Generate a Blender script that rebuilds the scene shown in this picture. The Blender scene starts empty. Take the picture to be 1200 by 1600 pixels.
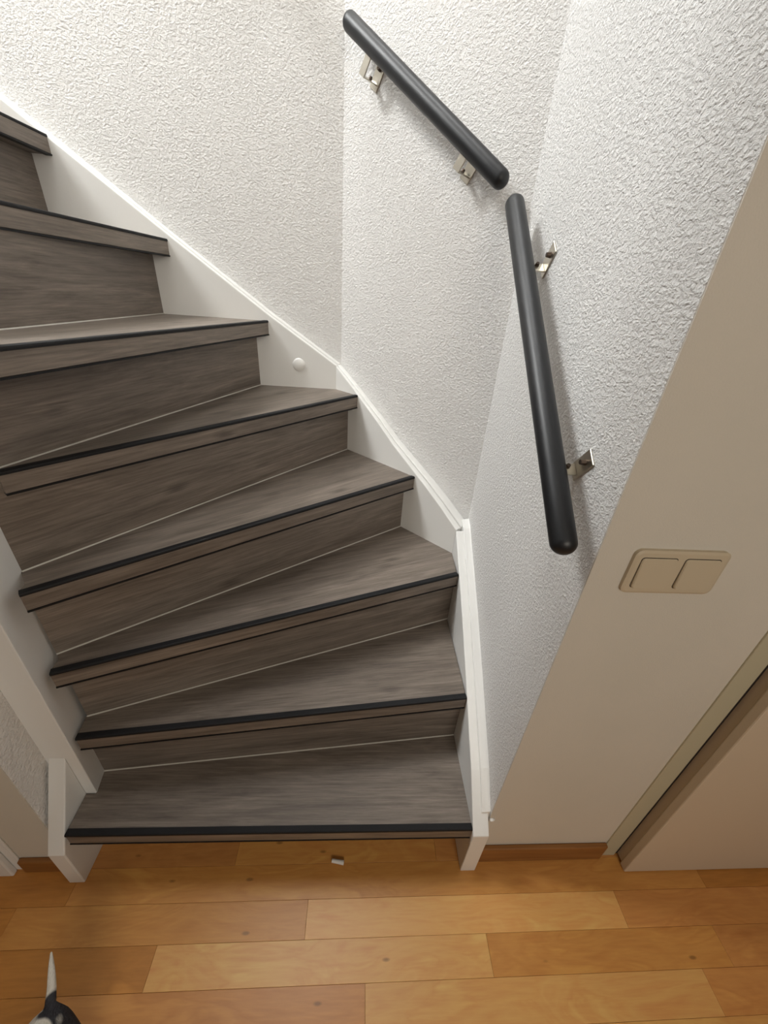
import bpy, bmesh, math, random
from mathutils import Vector, Matrix, noise
random.seed(7)
S = bpy.context.scene
COL = S.collection
# ---------------------------------------------------------------- camera
H = 0.19                       # riser height
CAM_Z = 1.2346
cd = bpy.data.cameras.new('camera'); cam = bpy.data.objects.new('camera', cd); COL.objects.link(cam)
R3 = Matrix(((0.9970994, -0.0369641, -0.0665310),
             (-0.0397695, 0.4922767, -0.8695298),
             (0.0648930, 0.8696535, 0.4893788)))
cam.matrix_world = Matrix.Translation((0, 0, CAM_Z)) @ R3.to_4x4()
cd.sensor_fit = 'HORIZONTAL'; cd.sensor_width = 36; cd.lens = 36 * 606.73 / 1200; cd.clip_start = .02
S.camera = cam
# ---------------------------------------------------------------- world, lights, exposure
S.view_settings.view_transform = 'Standard'; S.view_settings.look = 'None'
S.view_settings.gamma = 1; S.view_settings.use_curve_mapping = False
S.view_settings.exposure = 0.1
w = bpy.data.worlds.new('world'); S.world = w; w.use_nodes = True
w.node_tree.nodes['Background'].inputs[0].default_value = (.9, .93, 1, 1)
w.node_tree.nodes['Background'].inputs[1].default_value = 0.3
def area(name, loc, target, sx, sy, power, col, spread=180):
    l = bpy.data.lights.new(name, 'AREA'); l.shape = 'RECTANGLE'; l.size = sx; l.size_y = sy
    l.energy = power; l.color = col; l.spread = math.radians(spread)
    o = bpy.data.objects.new(name, l); COL.objects.link(o); o.location = loc
    o.rotation_euler = (Vector(target) - Vector(loc)).to_track_quat('-Z', 'Y').to_euler()
    return o
area('stairwell_daylight', (-1.75, .88, 3.35), (.2, .84, 1.2), .45, .65, 52, (.97, .985, .985))
area('upper_steps_fill', (-.25, .97, 3.62), (-.2, .97, 0), .6, .5, 13, (.96, .98, 1))  # overhead fill added to brighten the upper steps, not an actual lamp
area('hall_wall_fill', (.35, -1.57, 1.35), (.35, 0, .85), .9, 1.2, 26, (1, .915, .80))  # fill added behind the camera to light the hall walls, no window there

# ---------------------------------------------------------------- helpers
def link(name, bm, mat, parent=None, kind=None, label=None, frame=None, smooth=False, color=None):
    if frame is not None:
        bmesh.ops.transform(bm, matrix=frame.inverted(), verts=bm.verts)
    bmesh.ops.recalc_face_normals(bm, faces=bm.faces)
    me = bpy.data.meshes.new(name); bm.to_mesh(me); bm.free()
    if smooth:
        for p in me.polygons: p.use_smooth = True
    if mat: me.materials.append(mat)
    o = bpy.data.objects.new(name, me); COL.objects.link(o)
    if frame is not None: o.matrix_world = frame
    if parent:
        o.parent = parent
        o.matrix_parent_inverse = PW[parent.name].inverted() if parent.name in PW else Matrix()
    PW[o.name] = frame.copy() if frame is not None else Matrix()
    if kind: o['kind'] = kind
    if label: o['label'] = label
    if color: o.color = color
    return o
PW = {}
def thing(name, label, cat, loc=(0, 0, 0), group=None):
    o = bpy.data.objects.new(name, None); COL.objects.link(o); o.location = loc
    PW[o.name] = Matrix.Translation(loc); o['label'] = label; o['category'] = cat
    if group: o['group'] = group
    o.empty_display_size = .05
    return o
def prism(bm, pts, z0, z1):
    lo = [bm.verts.new((p[0], p[1], z0)) for p in pts]; hi = [bm.verts.new((p[0], p[1], z1)) for p in pts]
    bm.faces.new(lo); bm.faces.new(hi); n = len(pts)
    for i in range(n): bm.faces.new((lo[i], lo[(i+1) % n], hi[(i+1) % n], hi[i]))
def slab(bm, pts, off):                      # planar polygon of 3-D points, thickened by vector off
    a = [bm.verts.new(p) for p in pts]; b = [bm.verts.new(Vector(p) + Vector(off)) for p in pts]
    bm.faces.new(a); bm.faces.new(b); n = len(pts)
    for i in range(n): bm.faces.new((a[i], a[(i+1) % n], b[(i+1) % n], b[i]))
def box(bm, x0, x1, y0, y1, z0, z1): prism(bm, [(x0, y0), (x1, y0), (x1, y1), (x0, y1)], z0, z1)
def bevel(bm, w, seg=2, ang=.5):
    bmesh.ops.recalc_face_normals(bm, faces=bm.faces)
    ed = [e for e in bm.edges if len(e.link_faces) == 2 and e.calc_face_angle(0) > ang]
    bmesh.ops.bevel(bm, geom=ed, offset=w, segments=seg, profile=.5, affect='EDGES', clamp_overlap=True)
def sweep(bm, path, prof, closed_caps=True):  # path: list of (origin, u, v) frames; prof: list of (a, b)
    rings = [[bm.verts.new(o + u*a + v*b) for a, b in prof] for o, u, v in path]
    n = len(prof)
    for r0, r1 in zip(rings, rings[1:]):
        for i in range(n): bm.faces.new((r0[i], r0[(i+1) % n], r1[(i+1) % n], r1[i]))
    if closed_caps: bm.faces.new(rings[0]); bm.faces.new(rings[-1][::-1])
V = Vector
def frame2(a, b, z):                         # local x along plan line a->b
    d = V((b[0]-a[0], b[1]-a[1], 0)).normalized(); n = V((-d.y, d.x, 0))
    m = Matrix.Identity(4)
    for i in range(3): m[i][0] = d[i]; m[i][1] = n[i]; m[i][2] = (0, 0, 1)[i]
    m.translation = V((a[0], a[1], z)); return m

# ---------------------------------------------------------------- materials
def mat(name, col=(.8, .8, .8), rough=.6, metal=0, spec=.5):
    m = bpy.data.materials.new(name); m.use_nodes = True
    b = m.node_tree.nodes['Principled BSDF']
    b.inputs['Base Color'].default_value = (*col, 1); b.inputs['Roughness'].default_value = rough
    b.inputs['Metallic'].default_value = metal; b.inputs['Specular IOR Level'].default_value = spec
    return m
class NT:
    def __init__(s, m): s.t = m.node_tree; s.b = s.t.nodes['Principled BSDF']
    def n(s, typ, **k):
        x = s.t.nodes.new(typ)
        for a, v in k.items():
            if a in x.inputs.keys(): x.inputs[a].default_value = v
            else: setattr(x, a, v)
        return x
    def l(s, a, b): s.t.links.new(a, b)
    def coords(s, scale=(1, 1, 1), rnd=False, kind='Object'):
        tc = s.n('ShaderNodeTexCoord'); mp = s.n('ShaderNodeMapping'); mp.inputs['Scale'].default_value = scale
        s.l(tc.outputs[kind], mp.inputs['Vector'])
        if rnd:
            oi = s.n('ShaderNodeObjectInfo'); mu = s.n('ShaderNodeVectorMath', operation='SCALE')
            cb = s.n('ShaderNodeCombineXYZ')
            for i in range(3): s.l(oi.outputs['Random'], cb.inputs[i])
            s.l(cb.outputs[0], mu.inputs[0]); mu.inputs['Scale'].default_value = 57.0
            s.l(mu.outputs[0], mp.inputs['Location'])
        return mp.outputs[0]
    def noise(s, vec, scale, detail=4, rough=.55, dist=0):
        x = s.n('ShaderNodeTexNoise'); x.inputs['Scale'].default_value = scale; x.inputs['Detail'].default_value = detail
        x.inputs['Roughness'].default_value = rough; x.inputs['Distortion'].default_value = dist
        s.l(vec, x.inputs['Vector']); return x.outputs['Fac']
    def ramp(s, fac, stops):
        r = s.n('ShaderNodeValToRGB'); e = r.color_ramp.elements
        while len(e) < len(stops): e.new(.5)
        for q, (p, c) in zip(e, stops): q.position = p; q.color = (*c, 1) if len(c) == 3 else c
        s.l(fac, r.inputs[0]); return r.outputs[0]
    def math(s, op, a, b=None, clamp=False):
        x = s.n('ShaderNodeMath', operation=op); x.use_clamp = clamp
        for i, v in enumerate((a, b)):
            if v is None: continue
            if isinstance(v, (int, float)): x.inputs[i].default_value = v
            else: s.l(v, x.inputs[i])
        return x.outputs[0]
    def mix(s, fac, a, b, mode='MIX'):
        x = s.n('ShaderNodeMix', data_type='RGBA', blend_type=mode)
        for i, v in ((0, fac), (6, a), (7, b)):
            if isinstance(v, (int, float)): x.inputs[i].default_value = v
            elif isinstance(v, tuple): x.inputs[i].default_value = (*v, 1)
            else: s.l(v, x.inputs[i])
        return x.outputs[2]
    def bump(s, h, dist, strength=1):
        x = s.n('ShaderNodeBump'); x.inputs['Distance'].default_value = dist; x.inputs['Strength'].default_value = strength
        s.l(h, x.inputs['Height']); s.l(x.outputs[0], s.b.inputs['Normal'])

M_STUCCO = mat('granular_plaster', (.82, .81, .79), .75, spec=.3)
t = NT(M_STUCCO); c = t.coords((1, 1, 1.25))
a = t.noise(c, 150, 4, .62, .3); b_ = t.noise(c, 300, 2, .5, .2)
vo = t.n('ShaderNodeTexVoronoi', feature='SMOOTH_F1'); vo.inputs['Scale'].default_value = 150; vo.inputs['Smoothness'].default_value = .6; t.l(c, vo.inputs['Vector'])
rid = t.ramp(a, [(.42, (0, 0, 0)), (.85, (1, 1, 1))])
h = t.math('ADD', t.math('MULTIPLY', rid, 1.9), t.math('MULTIPLY', b_, .45)); h = t.math('ADD', h, t.math('MULTIPLY', vo.outputs['Distance'], -.45))
t.bump(h, .0016, .85)
M_HALL = mat('smooth_wall_paint', (.64, .60, .52), .8, spec=.25)
t = NT(M_HALL); c = t.coords(); t.bump(t.noise(c, 420, 3), .0006, .5)
t.l(t.ramp(t.noise(c, 3, 3), [(.35, (.63, .59, .515)), (.65, (.66, .615, .54))]), t.b.inputs['Base Color'])
M_WHITE = mat('white_lacquer', (.80, .795, .77), .42)
t = NT(M_WHITE); t.bump(t.noise(t.coords(), 60, 3), .0008, .35)
M_DOOR = mat('cream_door_paint', (.60, .50, .38), .5)
t = NT(M_DOOR); t.bump(t.noise(t.coords(), 350, 2), .0004, .35)
M_FRAME = mat('cream_frame_paint', (.50, .46, .33), .5)
t = NT(M_FRAME); t.bump(t.noise(t.coords(), 200, 2), .0004, .3)
M_GAP = mat('dark_gap_shade', (.02, .012, .01), .8)  # near-black colour standing in for shade inside narrow gaps
M_FAR = mat('low_bounce_hall_paint', (.34, .30, .25), .85)  # unseen hall walls, coloured darker to cut bounce light on the risers
M_CEIL = mat('ceiling_paint', (.75, .74, .70), .9)
M_CAULK = mat('white_caulk', (.52, .50, .45), .6)
M_RUBBER = mat('black_rubber', (.010, .010, .011), .6, spec=.25)
t = NT(M_RUBBER); t.bump(t.noise(t.coords((30, 400, 400)), 3, 2), .0004, .3)
M_RAIL = mat('black_satin_coating', (.010, .011, .013), .42, spec=.45)
t = NT(M_RAIL); t.bump(t.noise(t.coords(), 900, 2), .0002, .3)
M_STEEL = mat('stainless_steel', (.62, .58, .50), .28, metal=1)
M_SCREW = mat('dark_screw', (.10, .075, .06), .4, metal=1)
M_SWITCH = mat('beige_plastic', (.56, .475, .345), .38)
M_CAP = mat('white_plastic', (.82, .81, .78), .35)
M_SKIRT = mat('oak_brown_skirting', (.28, .12, .03), .5)
t = NT(M_SKIRT); c = t.coords((2, 40, 40))
t.l(t.ramp(t.noise(c, 2.5, 4), [(.3, (.22, .085, .018)), (.7, (.33, .145, .04))]), t.b.inputs['Base Color'])
M_SUB = mat('floor_substrate', (.10, .04, .012), .8)

def wood_grey():
    m = mat('grey_oak_laminate', (.16, .13, .11), .48, spec=.42); t = NT(m)
    c = t.coords((1, 1, 1), rnd=True)
    def sc(v):
        mp = t.n('ShaderNodeMapping'); mp.inputs['Scale'].default_value = v; t.l(c, mp.inputs[0]); return mp.outputs[0]
    fine = t.noise(sc((9, 230, 230)), 1, 6, .7, .3)
    mid = t.noise(sc((3.2, 34, 34)), 1, 7, .68, 1.0)
    big = t.noise(sc((1.5, 6, 6)), 1, 2, .5)
    base = t.ramp(mid, [(.28, (.108, .092, .078)), (.5, (.172, .149, .128)), (.72, (.232, .203, .176))])
    base = t.mix(.8, base, t.ramp(fine, [(.30, (.30, .28, .26)), (.65, (.70, .68, .66))]), 'OVERLAY')
    base = t.mix(.35, base, t.ramp(big, [(.3, (.30, .27, .25)), (.7, (.66, .64, .62))]), 'OVERLAY')
    vo = t.n('ShaderNodeTexVoronoi'); vo.inputs['Scale'].default_value = 1; t.l(sc((4.2, 12, 12)), vo.inputs['Vector'])
    nd = t.math('ADD', vo.outputs['Distance'], t.math('MULTIPLY', fine, .20))
    k = t.ramp(nd, [(.14, (1, 1, 1)), (.26, (0, 0, 0))])
    base = t.mix(t.math('MULTIPLY', k, .62), base, (.052, .040, .032))
    t.l(base, t.b.inputs['Base Color'])
    t.bump(fine, .0006, .35)
    t.l(t.ramp(fine, [(.2, (.42,)*3), (.8, (.58,)*3)]), t.b.inputs['Roughness'])
    return m
M_WOOD = wood_grey()
def wood_floor():
    m = mat('lacquered_beech_board', (.4, .2, .08), .36, spec=.45); t = NT(m)
    oi = t.n('ShaderNodeObjectInfo'); c = t.coords((1, 1, 1), rnd=True)
    def sc(v):
        mp = t.n('ShaderNodeMapping'); mp.inputs['Scale'].default_value = v; t.l(c, mp.inputs[0]); return mp.outputs[0]
    fl = t.noise(sc((4.5, 15, 15)), 1, 3, .5, 1.6); fine = t.noise(sc((14, 160, 160)), 1, 4, .6)
    fig = t.ramp(fl, [(.25, (.30, .27, .24)), (.46, (.52, .52, .52)), (.56, (.42, .40, .37)), (.68, (.64, .65, .65))])
    base = t.mix(.5, oi.outputs['Color'], fig, 'OVERLAY')
    base = t.mix(.3, base, t.ramp(fine, [(.3, (.35,)*3), (.7, (.62,)*3)]), 'OVERLAY')
    vo = t.n('ShaderNodeTexVoronoi'); vo.inputs['Scale'].default_value = 1; t.l(sc((7, 18, 18)), vo.inputs['Vector'])
    k = t.ramp(vo.outputs['Distance'], [(.035, (1, 1, 1)), (.075, (0, 0, 0))])
    base = t.mix(t.math('MULTIPLY', k, .55), base, (.10, .035, .012))
    t.l(base, t.b.inputs['Base Color']); t.bump(fine, .0003, .3)
    return m
M_FLOOR = wood_floor()

# ---------------------------------------------------------------- room shell
XW = .327; C2 = (.327, .982); C1 = (-.073, 1.345); YH = .42; TOP = 3.7
def wall(name, pts, z0, z1, m, **k):
    bm = bmesh.new(); prism(bm, pts, z0, z1); return link(name, bm, m, kind='structure', **k)
# stair walls (coarse plaster)
wall('wall_right', [(XW, YH+.0015), (XW+.12, YH+.0015), (XW+.12, C2[1]+.12), (XW, C2[1])], 0, TOP, M_STUCCO)
wall('wall_diagonal', [C2, (XW+.12, C2[1]+.12), (C1[0], C1[1]+.16), C1], 0, TOP, M_STUCCO)
wall('wall_back', [C1, (C1[0], C1[1]+.12), (-3.2, C1[1]+.12), (-3.2, C1[1])], 0, TOP, M_STUCCO)
wall('wall_left', [(-.642, YH+.0015), (-.642, .49), (-.656, .49), (-.656, .62), (-3.2, .62), (-3.2, YH+.0015)], 0, TOP, M_STUCCO)
# hall walls (smooth), facing the camera, a few mm of skim over the plaster ends
bm = bmesh.new(); box(bm, XW+.0005, .656, YH-.0005, YH+.12, 0, 2.5); box(bm, .656, 1.75, YH-.0005, YH+.12, 2.06, 2.5)
box(bm, 1.62, 1.75, YH-.0005, YH+.12, 0, 2.06)
link('wall_front', bm, M_HALL, kind='structure')
bm = bmesh.new(); box(bm, -.80, -.6425, YH-.0005, YH+.12, 0, 2.5); box(bm, -1.75, -.80, YH-.0005, YH+.12, 0, 2.5)
link('wall_front.001', bm, M_HALL, kind='structure')
bm = bmesh.new(); box(bm, -.6425, XW+.0005, YH-.0005, YH+.12, 2.5, TOP); link('wall_header', bm, M_HALL, kind='structure')
wall('wall_hall_right', [(1.75, -1.6), (1.87, -1.6), (1.87, YH+.12), (1.75, YH+.12)], 0, 2.5, M_FAR)
wall('wall_hall_left', [(-1.87, -1.6), (-1.75, -1.6), (-1.75, YH+.12), (-1.87, YH+.12)], 0, 2.5, M_FAR)
wall('wall_rear', [(-1.87, -1.72), (1.87, -1.72), (1.87, -1.6), (-1.87, -1.6)], 0, 2.5, M_FAR)
wall('wall_upper_end', [(-3.32, .42), (-3.2, .42), (-3.2, 1.465), (-3.32, 1.465)], 0, TOP, M_STUCCO)
bm = bmesh.new(); box(bm, -1.87, 1.87, -1.72, YH+.12, 2.5, 2.6); link('ceiling', bm, M_CEIL, kind='structure')
bm = bmesh.new(); box(bm, -3.32, .45, .42, 1.47, TOP, TOP+.1); link('ceiling.001', bm, M_CEIL, kind='structure')

# ---- floor boards, one object each, joints at y = .348 .283 .2185 ...
bm = bmesh.new(); box(bm, -1.87, 1.87, -1.72, 1.47, -.06, -.012)
floor = link('floor', bm, M_SUB, kind='structure')
tones = [(.60, .285, .075), (.67, .35, .105), (.52, .225, .050), (.74, .41, .135), (.58, .265, .078), (.64, .315, .085)]
known = {  # strip index -> butt joints seen in the photograph, and tones
    0: ([.28+.62, -.62], None), 1: ([-.72, -.082, .657, 1.25], [2, 0, 3, 4, 2]),
    2: ([-.95, -.391, .321, .86], [4, 2, 3, 0, 4]), 3: ([-.55, .05, .784, 1.3], [2, 4, 3, 4, 1]), 4: ([-.3, .42, 1.1], [4, 3, 1, 0])}
SW = .0647; nb = 0
for r in range(-1, 17):
    y1 = .348 + SW*(1-r); y0 = y1 - SW
    if r in known and known[r][0]: cuts, tn = known[r]
    else:
        cuts = []; x = -1.75 + random.uniform(.2, .6)
        while x < 1.5: cuts.append(x); x += random.uniform(.48, .72)
        tn = None
    xs = [-1.75] + sorted(cuts) + [1.75]
    if y0 > .42: xs = [-.64] + [x for x in xs if -.5 < x < .25] + [XW]
    for i, (x0, x1) in enumerate(zip(xs, xs[1:])):
        yy1 = min(y1, .48)
        bm = bmesh.new(); box(bm, x0+.0002, x1-.0002, y0+.0002, yy1-.0002, -.012, -.0003*random.random())
        top = [e for e in bm.edges if all(v.co.z > -.005 for v in e.verts)]
        bmesh.ops.bevel(bm, geom=top, offset=.0003, segments=1, affect='EDGES')
        col = tones[tn[i]] if tn else random.choice(tones)
        j = random.uniform(.95, 1.05)
        f = Matrix.Translation((x0, y0, 0))
        link('board', bm, M_FLOOR, parent=floor, frame=f, color=(col[0]*j, col[1]*j, col[2]*j, 1)); nb += 1

# ---- skirting boards
bm = bmesh.new(); box(bm, XW+.001, .655, YH-.012, YH-.0005, 0, .068); bevel(bm, .003)
link('baseboard_right', bm, M_SKIRT, kind='structure')
bm = bmesh.new(); box(bm, -.747, -.6425, YH-.012, YH-.0005, 0, .052); bevel(bm, .003)
link('baseboard_left', bm, M_SKIRT, kind='structure')

# ---------------------------------------------------------------- right door (rebated leaf over a frame)
bm = bmesh.new(); box(bm, .656, .698, YH-.004, YH+.11, 0, 2.06)
box(bm, .698, 1.60, YH-.004, YH+.11, 2.02, 2.06); box(bm, 1.58, 1.62, YH-.004, YH+.11, 0, 2.02); bevel(bm, .0015)
link('trim_1', bm, M_FRAME, kind='structure')
bm = bmesh.new(); box(bm, .6982, .7065, YH-.001, YH+.02, .003, 2.02)
gap_strip = link('door_gap_shade', bm, M_GAP, kind='structure')  # dark strip painting the shade in the gap between frame and leaf
bm = bmesh.new(); box(bm, .7065, 1.56, .3995, YH+.03, .006, 2.01); bevel(bm, .002)
door = link('door_1', bm, M_DOOR, kind='structure')
bm = bmesh.new(); box(bm, .7025, 1.575, .381, .3995, .004, 2.02); bevel(bm, .0025)
link('door_panel', bm, M_DOOR, parent=door)
bm = bmesh.new()
hx, hz = 1.50, 1.02
bmesh.ops.create_cone(bm, cap_ends=True, segments=24, radius1=.009, radius2=.009, depth=.05, matrix=Matrix.Translation((hx, .358, hz)) @ Matrix.Rotation(math.pi/2, 4, 'X'))
bmesh.ops.create_cone(bm, cap_ends=True, segments=24, radius1=.009, radius2=.008, depth=.12, matrix=Matrix.Translation((hx-.055, .336, hz)) @ Matrix.Rotation(math.pi/2, 4, 'Y'))
link('door_handle', bm, M_STEEL, parent=door, smooth=True)
# left door frame, only its foot is in view
bm = bmesh.new()
box(bm, -.84, -.748, YH-.006, YH, 0, 2.06); box(bm, -.84, -.766, YH-.018, YH-.006, 0, 2.06); bevel(bm, .003)
link('trim_3', bm, M_WHITE, kind='structure')

# ---------------------------------------------------------------- staircase
stair = thing('staircase', 'winding grey wood-look staircase with black nosings and white stringers', 'staircase', (0, .4, 0))
LV = lambda k: k*H
# nose line (left, right) and base of the riser standing on the tread behind (left, right)
NOSE = {1: ((-.596, .404), (.2865, .402)), 2: ((-.574, .498), (.2845, .598)), 3: ((-.568, .509), (.2845, .841)),
        4: ((-.556, .516), (.167, 1.0635)), 5: ((-.566, .582), (-.014, 1.245)), 6: ((-.500, .48), (-.2915, 1.318)),
        7: ((-.612, .70), (-.549, 1.318))}
RIS = {2: ((-.588, .534), (.287, .621)), 3: ((-.580, .550), (.287, .868)), 4: ((-.586, .557), (.141, 1.0895)),
       5: ((-.595, .577), (-.045, 1.2755)), 6: ((-.590, .57), (-.331, 1.318)), 7: ((-.607, .66), (-.597, 1.318))}
LEVEL = {7: 1.325}
for k in range(8, 12):
    LEVEL[k] = LV(k); NOSE[k] = ((-.800-.245*(k-8), .62), (-.796-.245*(k-8), 1.318)); RIS[k] = ((-.848-.245*(k-8), .62), (-.845-.245*(k-8), 1.318))
RIS[12] = ((-1.83, .62), (-1.83, 1.318))
z_of = lambda k: LEVEL.get(k, LV(k))
SC2 = (.2855, .9448); SC1 = (-.0875, 1.3178)        # stringer face corners
extra = {  # points between right end of the nose and right end of the back edge, and back-left to nose-left
    1: ([], [(-.578, .484), (-.599, .484)]), 2: ([], []), 3: ([SC2], [(-.574, .543)]), 4: ([], [(-.566, .542)]), 5: ([SC1], [])}
TH = .0395
for k in range(1, 12):
    (a, b), (ra, rb) = NOSE[k], RIS[k+1]; z = z_of(k)
    f = frame2(a, b, z); d = f.col[0].xyz; n = f.col[1].xyz
    # push the back edge 1 cm under the next riser
    rd = V((rb[0]-ra[0], rb[1]-ra[1], 0)).normalized(); rn = V((-rd.y, rd.x, 0))*.010
    back_r = (rb[0]+rn.x, rb[1]+rn.y); back_l = (ra[0]+rn.x, ra[1]+rn.y)
    ex = extra.get(k, ([], []))
    A = V((a[0], a[1], 0)); B = V((b[0], b[1], 0)); ins = n*.012
    pts = [(A+ins)[:2], (B+ins)[:2]] + ex[0] + [back_r, back_l] + ex[1]
    bm = bmesh.new(); prism(bm, pts, z-TH+.002, z)
    tr = link('tread', bm, M_WOOD, parent=stair, frame=f)
    # rubber strip (top front edge, rounded) and wood-look nosing face
    L = (B-A).length
    prof = [(.0135, .0002), (.0135, .0013), (.003, .0016), (.0008, .0008), (0, -.0014), (0, -.0045), (.0022, -.0045), (.0022, -.0025), (.004, .0002)]
    bm = bmesh.new(); up = V((0, 0, 1))
    sweep(bm, [(V((s, 0, 0)), V((0, 1, 0)), up) for s in (0, L)], [(p, q) for p, q in prof])
    o = link('anti_slip_strip', bm, M_RUBBER); o.matrix_world = f; o.parent = tr; o.matrix_parent_inverse = f.inverted()
    bm = bmesh.new(); box(bm, 0, L, .0012, .0125, -TH+.003, -.0045); bevel(bm, .0010, 1)
    o = link('nosing', bm, M_WOOD); o.matrix_world = f; o.parent = tr; o.matrix_parent_inverse = f.inverted()
    bm = bmesh.new(); box(bm, 0, L, .0000, .016, -TH-.0003, -TH+.003)
    o = link('edge_strip', bm, M_RUBBER); o.matrix_world = f; o.parent = tr; o.matrix_parent_inverse = f.inverted()
RIS[1] = ((-.599, .468), (.2865, .468))
for k in range(1, 12):
    a, b = RIS[k]; z0 = z_of(k-1) if k > 1 else 0; z1 = z_of(k)-TH+.001
    f = frame2(a, b, z0); L = (V(b)-V(a)).length
    bm = bmesh.new(); box(bm, 0, L, 0, .009, 0, z1-z0)
    r = link('riser', bm, M_WOOD); r.matrix_world = f; r.parent = stair; r.matrix_parent_inverse = PW[stair.name].inverted()
    if k == 1: continue
    bm = bmesh.new(); sweep(bm, [(V((s, 0, 0)), V((0, -1, 0)), V((0, 0, 1))) for s in (0, L)], [(0, 0), (.0021, 0), (.0015, .0015), (0, .0021)])
    o = link('caulk_line', bm, M_CAULK); o.matrix_world = f; o.parent = r; o.matrix_parent_inverse = f.inverted()

# stringers: board + moulding strip along the wall
def stringer(name, top, tvec, wall_off_a, wall_off_b, low, strip_from=0, strip_z=.004):
    """top: 3-D points on the face line; tvec: unit vector from the face into the wall"""
    t_ = V(tvec); bm = bmesh.new(); bt = .014
    pts = [V(p) for p in top]
    slab(bm, pts + [V((pts[-1].x, pts[-1].y, low[1])), V((pts[0].x, pts[0].y, low[0]))], t_*bt)
    bevel(bm, .0022, 2, .6)
    s = link(name, bm, M_WHITE, parent=stair)
    return s
TR = [(.2855, .392, .183), (.2855, .484, .280), (.2855, .618, .394), (.2855, .75, .503), (.2855, .838, .569), (.2855, .915, .626), (.2855, .9448, .650)]
TD = [(.2855, .9448, .652), (.240, .990, .702), (.195, 1.035, .747), (.162, 1.068, .777), (.096, 1.1345, .838), (.05, 1.180, .888), (-.03, 1.260, .968), (-.0875, 1.3178, 1.022)]
TL = [(-.0875, 1.3178, 1.024), (-.289, 1.3178, 1.156), (-.546, 1.3178, 1.337), (-.881, 1.3178, 1.578), (-1.9, 1.3178, 2.315)]
i2 = 1/math.sqrt(2)
def board(name, pts, back0, back1, low0, low1, groove=.5, lip=.0):
    """closed stringer solid: face line -> back line (wall side) given per end in plan; two stepped tops (board, moulding)"""
    n = len(pts); P = [V(p) for p in pts]
    Ls = [0]
    for i in range(1, n): Ls.append(Ls[-1] + (P[i].xy-P[i-1].xy).length)
    obs = []
    for part, (f0, f1, dz) in (('board', (0, groove-.025, 0)), ('moulding', (groove+.02, 1, .0035))):
        bm = bmesh.new(); rings = []
        for i, p in enumerate(P):
            s = Ls[i]/Ls[-1]; bk = V(back0).lerp(V(back1), s)
            q0 = p.xy.lerp(bk, f0); q1 = p.xy.lerp(bk, f1); zl = low0*(1-s)+low1*s
            w_ = (q1-q0); e = w_*.18
            z = p.z + dz; bev = .0025
            ring = [(q0.x, q0.y, zl), (q0.x, q0.y, z-bev), (q0.x+e.x*.35, q0.y+e.y*.35, z-bev*.3), (q0.x+e.x, q0.y+e.y, z),
                    (q1.x-e.x, q1.y-e.y, z), (q1.x-e.x*.35, q1.y-e.y*.35, z-bev*.3), (q1.x, q1.y, z-bev), (q1.x, q1.y, zl)]
            rings.append([bm.verts.new(v) for v in ring])
        m = 8
        for r0, r1 in zip(rings, rings[1:]):
            for i in range(m): bm.faces.new((r0[i], r0[(i+1) % m], r1[(i+1) % m], r1[i]))
        bm.faces.new(rings[0]); bm.faces.new(rings[-1][::-1])
        obs.append((part, bm))
    s = link('stringer', obs[0][1], M_WHITE, parent=stair)
    o = link('moulding', obs[1][1], M_WHITE); o.parent = s; o.matrix_parent_inverse = PW[s.name].inverted() if s.name in PW else Matrix()
    return s, o
# right: the board is 27 mm deep at the foot, its moulding starts behind y=.424
def right_stringer():
    x0, x1, x2 = .2855, .306, .3265
    bm = bmesh.new(); slab(bm, [(x0, y, z) for _, y, z in TR] + [(x0, .9448, 0), (x0, .392, 0)], (x1+.0165-x0, 0, 0)); bevel(bm, .0022, 2, .6)
    # bring the corner end out to the wall line
    s = link('stringer', bm, M_WHITE, parent=stair)
    bm = bmesh.new(); rings = []
    T2 = [p for p in TR if p[1] > .43]; T2 = [(.2855, .424, .213)] + T2 + [(.2855, .975, .664)]
    for _, y, z in T2:
        rings.append((V((x1, y, z)), V((1, 0, 0)), V((0, 0, 1))))
    wd = x2-x1
    sweep(bm, rings, [(0, -.02), (0, .0058), (.0018, .0074), (.007, .0075), (wd-.004, .009), (wd, .011), (wd, -.02)])
    o = link('moulding', bm, M_WHITE); o.parent = s; o.matrix_parent_inverse = Matrix()
    bm = bmesh.new()                       # blob of sealant where the moulding meets the wall
    bmesh.ops.create_icosphere(bm, subdivisions=2, radius=.0055, matrix=Matrix.Translation((.333, YH-.002, .2)) @ Matrix.Diagonal((1.25, .8, .7, 1)))
    for v in bm.verts: v.co += noise.noise_vector(v.co*220)*.0016
    o = link('sealant', bm, M_CAP, smooth=True); o.parent = s
    return s
right_stringer()
board('d', TD, (C2[0]-.001, C2[1]-.001), (C1[0]-.001, C1[1]-.001), 0, .55, .42)
board('l', TL, (C1[0]-.001, C1[1]-.001), (-1.9, C1[1]-.001), .55, 1.6, .45)

# cap on the left-wall stringer
bm = bmesh.new(); bmesh.ops.create_uvsphere(bm, u_segments=28, v_segments=14, radius=.0200)
for v in bm.verts: v.co.z *= .28
bmesh.ops.delete(bm, geom=[v for v in bm.verts if v.co.z < -.001], context='VERTS')
bmesh.ops.transform(bm, matrix=Matrix.Translation((-.205, 1.3176, 1.0195)) @ Matrix.Rotation(math.pi/2, 4, 'X'), verts=bm.verts)
o = link('cover_cap', bm, M_CAP, parent=stair, smooth=True, label='round white screw cover cap')

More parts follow.
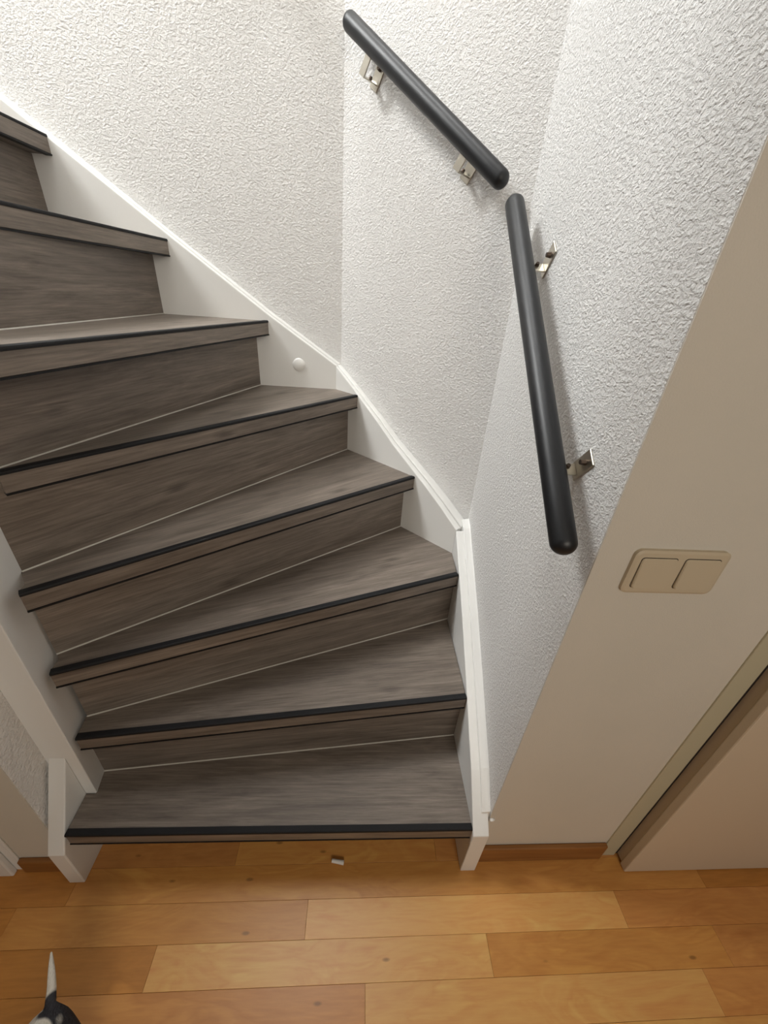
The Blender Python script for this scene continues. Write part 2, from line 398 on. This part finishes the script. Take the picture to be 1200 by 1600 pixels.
# left stringer end and newel
bm = bmesh.new(); slab(bm, [(-.600, .388, 0), (-.600, .388, .143), (-.600, .4865, .335), (-.600, .4865, 0)], (-.0350, 0, 0)); 
slab_pts = None
bevel(bm, .0025, 2, .6)
link('stringer', bm, M_WHITE, parent=stair)
bm = bmesh.new(); prism(bm, [(-.6555, .4865), (-.577, .4865), (-.5955, .578), (-.600, .62), (-.6555, .62)], 0, TOP-.002); bevel(bm, .002, 2, .5)
link('newel_post', bm, M_WHITE, parent=stair)

# ---------------------------------------------------------------- handrails
def capsule(bm, a, b, r, seg=40):
    a, b = V(a), V(b); d = (b-a).normalized(); u = d.orthogonal().normalized(); v = d.cross(u)
    rings = []; K = 8; st = []; e = r*.95
    for i in range(1, K+1):
        th = i/K*math.pi/2; st.append((a + d*e*(1-math.cos(th)), r*math.sin(th)))
    for i in range(1, 12): st.append(((a+d*e).lerp(b-d*e, i/12), r))
    for i in range(K, 0, -1):
        th = i/K*math.pi/2; st.append((b - d*e*(1-math.cos(th)), r*math.sin(th)))
    for c_, rr in st:
        rings.append([bm.verts.new(c_ + u*rr*math.cos(6.28318*j/seg) + v*rr*math.sin(6.28318*j/seg)) for j in range(seg)])
    for r0, r1 in zip(rings, rings[1:]):
        for j in range(seg): bm.faces.new((r0[j], r0[(j+1) % seg], r1[(j+1) % seg], r1[j]))
    bm.faces.new(rings[0]); bm.faces.new(rings[-1][::-1])
def bracket(parent, pt, u, v, wn, dist, vc):
    """pt on the wall surface; u along the rail, v square to it in the wall, wn out of the wall"""
    u, v, wn = V(u), V(v), V(wn)
    f = Matrix.Identity(4)
    for i in range(3): f[i][0] = u[i]; f[i][1] = v[i]; f[i][2] = wn[i]
    f.translation = V(pt)
    def put(name, bm, m, par, smooth=False, label=None):
        o = link(name, bm, m, smooth=smooth, label=label); o.matrix_world = f; o.parent = par
        o.matrix_parent_inverse = (f if par is not parent else PW[parent.name]).inverted(); return o
    bm = bmesh.new(); box(bm, -.0135, .0135, -.027, .027, .0002, .003); bevel(bm, .001, 1)
    pl = put('wall_bracket', bm, M_STEEL, parent, label='steel wall bracket')
    bm = bmesh.new(); box(bm, -.0095, .0095, -.0165, -.014, .003, dist-.004)
    # upright tongue that meets the underside of the rail
    box(bm, -.0095, .0095, -.0165, vc-.0135, dist-.006, dist-.003); bevel(bm, .0006, 1)
    put('arm', bm, M_STEEL, pl)
    bm = bmesh.new(); bmesh.ops.create_cone(bm, cap_ends=True, segments=20, radius1=.0048, radius2=.0036, depth=.0075, matrix=Matrix.Translation((0, .010, .0066)))
    put('screw', bm, M_SCREW, pl, label='dark screw head')
    bm = bmesh.new(); bmesh.ops.create_cone(bm, cap_ends=True, segments=16, radius1=.0042, radius2=.0030, depth=.005, matrix=Matrix.Translation((-.004, -.0113, .016)) @ Matrix.Rotation(-math.pi/2, 4, 'X'))
    put('screw', bm, M_SCREW, pl)
RR = .0178
def handrail(label, a, b, wn, dist, spots):
    a, b = V(a), V(b); wn = V(wn); t_ = thing('handrail', label, 'handrail', tuple(b), 'black wall handrails')
    bm = bmesh.new(); capsule(bm, a, b, RR)
    link('rail', bm, M_RAIL, parent=t_, smooth=True)
    u = (b-a).normalized(); u = (u - wn*u.dot(wn)).normalized(); v = u.cross(wn)
    if v.z < 0: v = -v
    for s, vo_ in spots:
        p = a.lerp(b, s) - wn*dist - v*vo_
        bracket(t_, p, u, v if True else -v, wn, dist, vo_)
    return t_
nD = V((-(C1[1]-C2[1]), (C1[0]-C2[0]), 0)).normalized()
if nD.x > 0: nD = -nD
DD = .052
cD = -(nD.x*C1[0]+nD.y*C1[1]) - DD
def ray(px, py):
    return R3 @ V((px-600, 800-py, -606.73))
def on(px, py, n, d):
    n = V(n); r = ray(px, py); o = V((0, 0, CAM_Z)); return o + r*((d-n.dot(o))/n.dot(r))
def solve_s(a, b, wn, dist, px, py):      # parameter along the rail nearest to a wall point
    d_ = -V(wn).dot(a) + dist; p = on(px, py, -V(wn), d_); ab = b-a; s = (p-a).dot(ab)/ab.dot(ab)
    u = ab.normalized(); v = u.cross(V(wn)); v = v if v.z > 0 else -v
    return s, -(p-a.lerp(b, s)).dot(v)
a1, b1 = V((-.0575, 1.266, 1.744)), V((.258, .981, 1.446))
a1 = on(541, 28, -nD, cD); b1 = on(790, 288, -nD, cD)
a2 = on(803, 311, (1, 0, 0), XW-.052); b2 = on(883, 867, (1, 0, 0), XW-.052)
def spot(a, b, wn, px, py): return solve_s(a, b, wn, .052, px, py)
handrail('upper black handrail on the diagonal plastered wall above the winding steps', a1, b1, nD, .052,
         [spot(a1, b1, nD, 592, 118), spot(a1, b1, nD, 737, 262)])
handrail('lower black handrail on the right plastered wall above the light switch', a2, b2, (-1, 0, 0), .052,
         [spot(a2, b2, (-1, 0, 0), 858, 407), spot(a2, b2, (-1, 0, 0), 911, 727)])
ua = V((-1, 0, .70)).normalized()
b3 = V((-.27, C1[1]-.052, 1.91)); a3 = b3 + ua*1.5
handrail('black handrail on the back wall higher up the flight', a3, b3, (0, -1, 0), .052, [(.15, .012), (.85, .012)])

# ---------------------------------------------------------------- light switch
sw = thing('light_switch', 'beige double rocker light switch on the smooth wall beside the stairs', 'light switch', (.446, YH, .92))
def rrect(w_, h_, r, n=6):
    pts = []
    for cx, cy, a0 in ((w_/2-r, h_/2-r, 0), (-w_/2+r, h_/2-r, 90), (-w_/2+r, -h_/2+r, 180), (w_/2-r, -h_/2+r, 270)):
        for i in range(n+1):
            t_ = math.radians(a0+90*i/n); pts.append((cx+r*math.cos(t_), cy+r*math.sin(t_)))
    return pts
def plate(bm, cx, cz, w_, h_, r, y_back, y_front, taper=.002):
    P0 = rrect(w_, h_, r); P1 = rrect(w_-2*taper, h_-2*taper, max(r-taper, .0005))
    rings = [[bm.verts.new((cx+x, y_back, cz+z)) for x, z in P0], [bm.verts.new((cx+x, y_front+.0015, cz+z)) for x, z in P0], [bm.verts.new((cx+x, y_front, cz+z)) for x, z in P1]]
    n = len(P0)
    for r0, r1 in zip(rings, rings[1:]):
        for i in range(n): bm.faces.new((r0[i], r0[(i+1) % n], r1[(i+1) % n], r1[i]))
    bm.faces.new(rings[0]); bm.faces.new(rings[-1][::-1])
bm = bmesh.new(); plate(bm, .4455, .9205, .137, .0735, .010, YH-.0006, YH-.007, .004)
link('cover_plate', bm, M_SWITCH, parent=sw)
for cx in (.4130, .4760):
    bm = bmesh.new(); plate(bm, cx, .9205, .0535, .0525, .005, YH-.0068, YH-.0073, .0004)
    g = link('rocker_gap', bm, M_GAP, parent=sw)  # dark plate painting shade into the slit around the rocker
    bm = bmesh.new(); plate(bm, cx, .9205, .0515, .0500, .0045, YH-.007, YH-.0105, .0012)
    for v in bm.verts:
        if v.co.y < YH-.008: v.co.y -= (v.co.z-.9205)*-.045
    link('rocker', bm, M_SWITCH, parent=sw)

# ---------------------------------------------------------------- wall plug scrap on the floor
bm = bmesh.new(); bmesh.ops.create_cone(bm, cap_ends=True, segments=14, radius1=.0042, radius2=.0050, depth=.030)
for v in bm.verts: v.co.x += noise.noise(v.co*90)*.0006
bmesh.ops.transform(bm, matrix=Matrix.Translation((-.018, .414, .0053)) @ Matrix.Rotation(-.16, 4, 'Z') @ Matrix.Rotation(math.pi/2, 4, 'Y'), verts=bm.verts)
o = link('paper_scrap', bm, M_CAP); o['label'] = 'tiny white rolled scrap lying on the floor under the first step'; o['category'] = 'scrap'

# ---------------------------------------------------------------- cat (only rump and white tail tip reach into view)
SPOT = []
def fur():
    m = mat('black_and_white_fur', (.02, .02, .02), .75, spec=.3); t = NT(m); c = t.coords((1, 1, 1), kind='Object')
    n = t.noise(c, 9, 2, .5); sx = t.n('ShaderNodeSeparateXYZ'); t.l(c, sx.inputs[0])
    tail = t.ramp(t.math('SUBTRACT', sx.outputs['Y'], sx.outputs['X']), [(.020, (0, 0, 0)), (.025, (1, 1, 1))])
    belly = t.ramp(t.math('ADD', t.math('MULTIPLY', sx.outputs['Z'], -4), t.math('MULTIPLY', n, .4)), [(.50, (0, 0, 0)), (.54, (1, 1, 1))])
    sd = t.n('ShaderNodeVectorMath', operation='DISTANCE'); t.l(c, sd.inputs[0]); SPOT.append(sd)
    spot_ = t.ramp(sd.outputs['Value'], [(.011, (1, 1, 1)), (.015, (0, 0, 0))])
    patch = t.ramp(t.noise(c, 13, 1, .4), [(.60, (0, 0, 0)), (.62, (1, 1, 1))])
    f = t.math('MAXIMUM', t.math('MAXIMUM', tail, belly), t.math('MAXIMUM', patch, spot_))
    fine = t.noise(t.coords((1, .2, 1)), 500, 2)
    wht = t.mix(fine, (.55, .50, .42), (.80, .77, .70)); blk = t.mix(fine, (.010, .010, .014), (.055, .055, .062))
    t.l(t.mix(f, blk, wht), t.b.inputs['Base Color']); t.bump(fine, .003, .8)
    return m
M_FUR = fur()
M_EYE = mat('cat_eye', (.25, .33, .05), .1); M_NOSE = mat('cat_nose', (.35, .12, .10), .5)
cat = thing('cat', 'black and white cat standing on the wood floor, white tail tip stretched out', 'cat', (-.47, .0, 0))
BT = on(73, 1582, (0, 0, 1), .190); TT = on(80, 1487, (0, 0, 1), .205)     # tail root and tip
O = V((BT.x, BT.y, BT.z+.015))
nodes = [(tuple(on(88, 1601, (0, 0, 1), .185) - O), .029), ((.004, -.14, -.045), .060), ((0, -.23, -.045), .062), ((.005, -.30, -.035), .050), ((.01, -.345, .0), .034), ((.012, -.375, .03), .040), ((.014, -.405, .022), .026)]
edges = [(0, 1), (1, 2), (2, 3), (3, 4), (4, 5), (5, 6)]
def chain(root, pts):
    p = root
    for q, r in pts: nodes.append((q, r)); edges.append((p, len(nodes)-1)); p = len(nodes)-1
tl = TT - O
SPOT[0].inputs[1].default_value = on(103, 1580, (0, 0, 1), .195) - O
tp = [(V((0, .008, -.015)), .0085)] + [(V((0, .012, -.015)).lerp(tl, q), r_) for q, r_ in ((.25, .0070), (.5, .0060), (.72, .0045), (.88, .0028), (1, .0014))]
chain(0, [(tuple(p_), r_) for p_, r_ in tp])
for sx_ in (-1, 1):
    chain(0, [((sx_*.035, -.045, -.085), .030), ((sx_*.04, -.085, -.125), .017), ((sx_*.04, -.040, -.158), .011), ((sx_*.04, -.055, -.192), .010), ((sx_*.04, -.080, -.196), .010)])
    chain(2, [((sx_*.032, -.245, -.10), .022), ((sx_*.034, -.225, -.14), .014), ((sx_*.034, -.238, -.19), .010), ((sx_*.034, -.258, -.196), .0105)])
me = bpy.data.meshes.new('body'); me.from_pydata([n_[0] for n_ in nodes], edges, []); me.update()
body = bpy.data.objects.new('body', me); COL.objects.link(body); body.location = O
md = body.modifiers.new('skin', 'SKIN')
for v_, (_, r) in zip(me.skin_vertices[0].data, nodes): v_.radius = (r, r)
me.skin_vertices[0].data[0].use_root = True
md.use_smooth_shade = True; sb = body.modifiers.new('subsurf', 'SUBSURF'); sb.levels = 2; sb.render_levels = 2
me.materials.append(M_FUR)
body.parent = cat; body.matrix_parent_inverse = PW[cat.name].inverted()
for sx_ in (-1, 1):
    bm = bmesh.new(); bmesh.ops.create_cone(bm, cap_ends=True, segments=12, radius1=.017, radius2=.002, depth=.036, matrix=Matrix.Translation(O+V((.012+sx_*.024, -.368, .078))) @ Matrix.Rotation(sx_*.3, 4, 'Y') @ Matrix.Diagonal((1, .45, 1, 1)))
    link('ear', bm, M_FUR, parent=cat, smooth=True)
    bm = bmesh.new(); bmesh.ops.create_uvsphere(bm, u_segments=16, v_segments=10, radius=.007, matrix=Matrix.Translation(O+V((.013+sx_*.018, -.408, .040))))
    link('eye', bm, M_EYE, parent=cat, smooth=True)
bm = bmesh.new(); bmesh.ops.create_icosphere(bm, subdivisions=2, radius=.005, matrix=Matrix.Translation(O+V((.014, -.433, .020))))
link('nose', bm, M_NOSE, parent=cat, smooth=True)
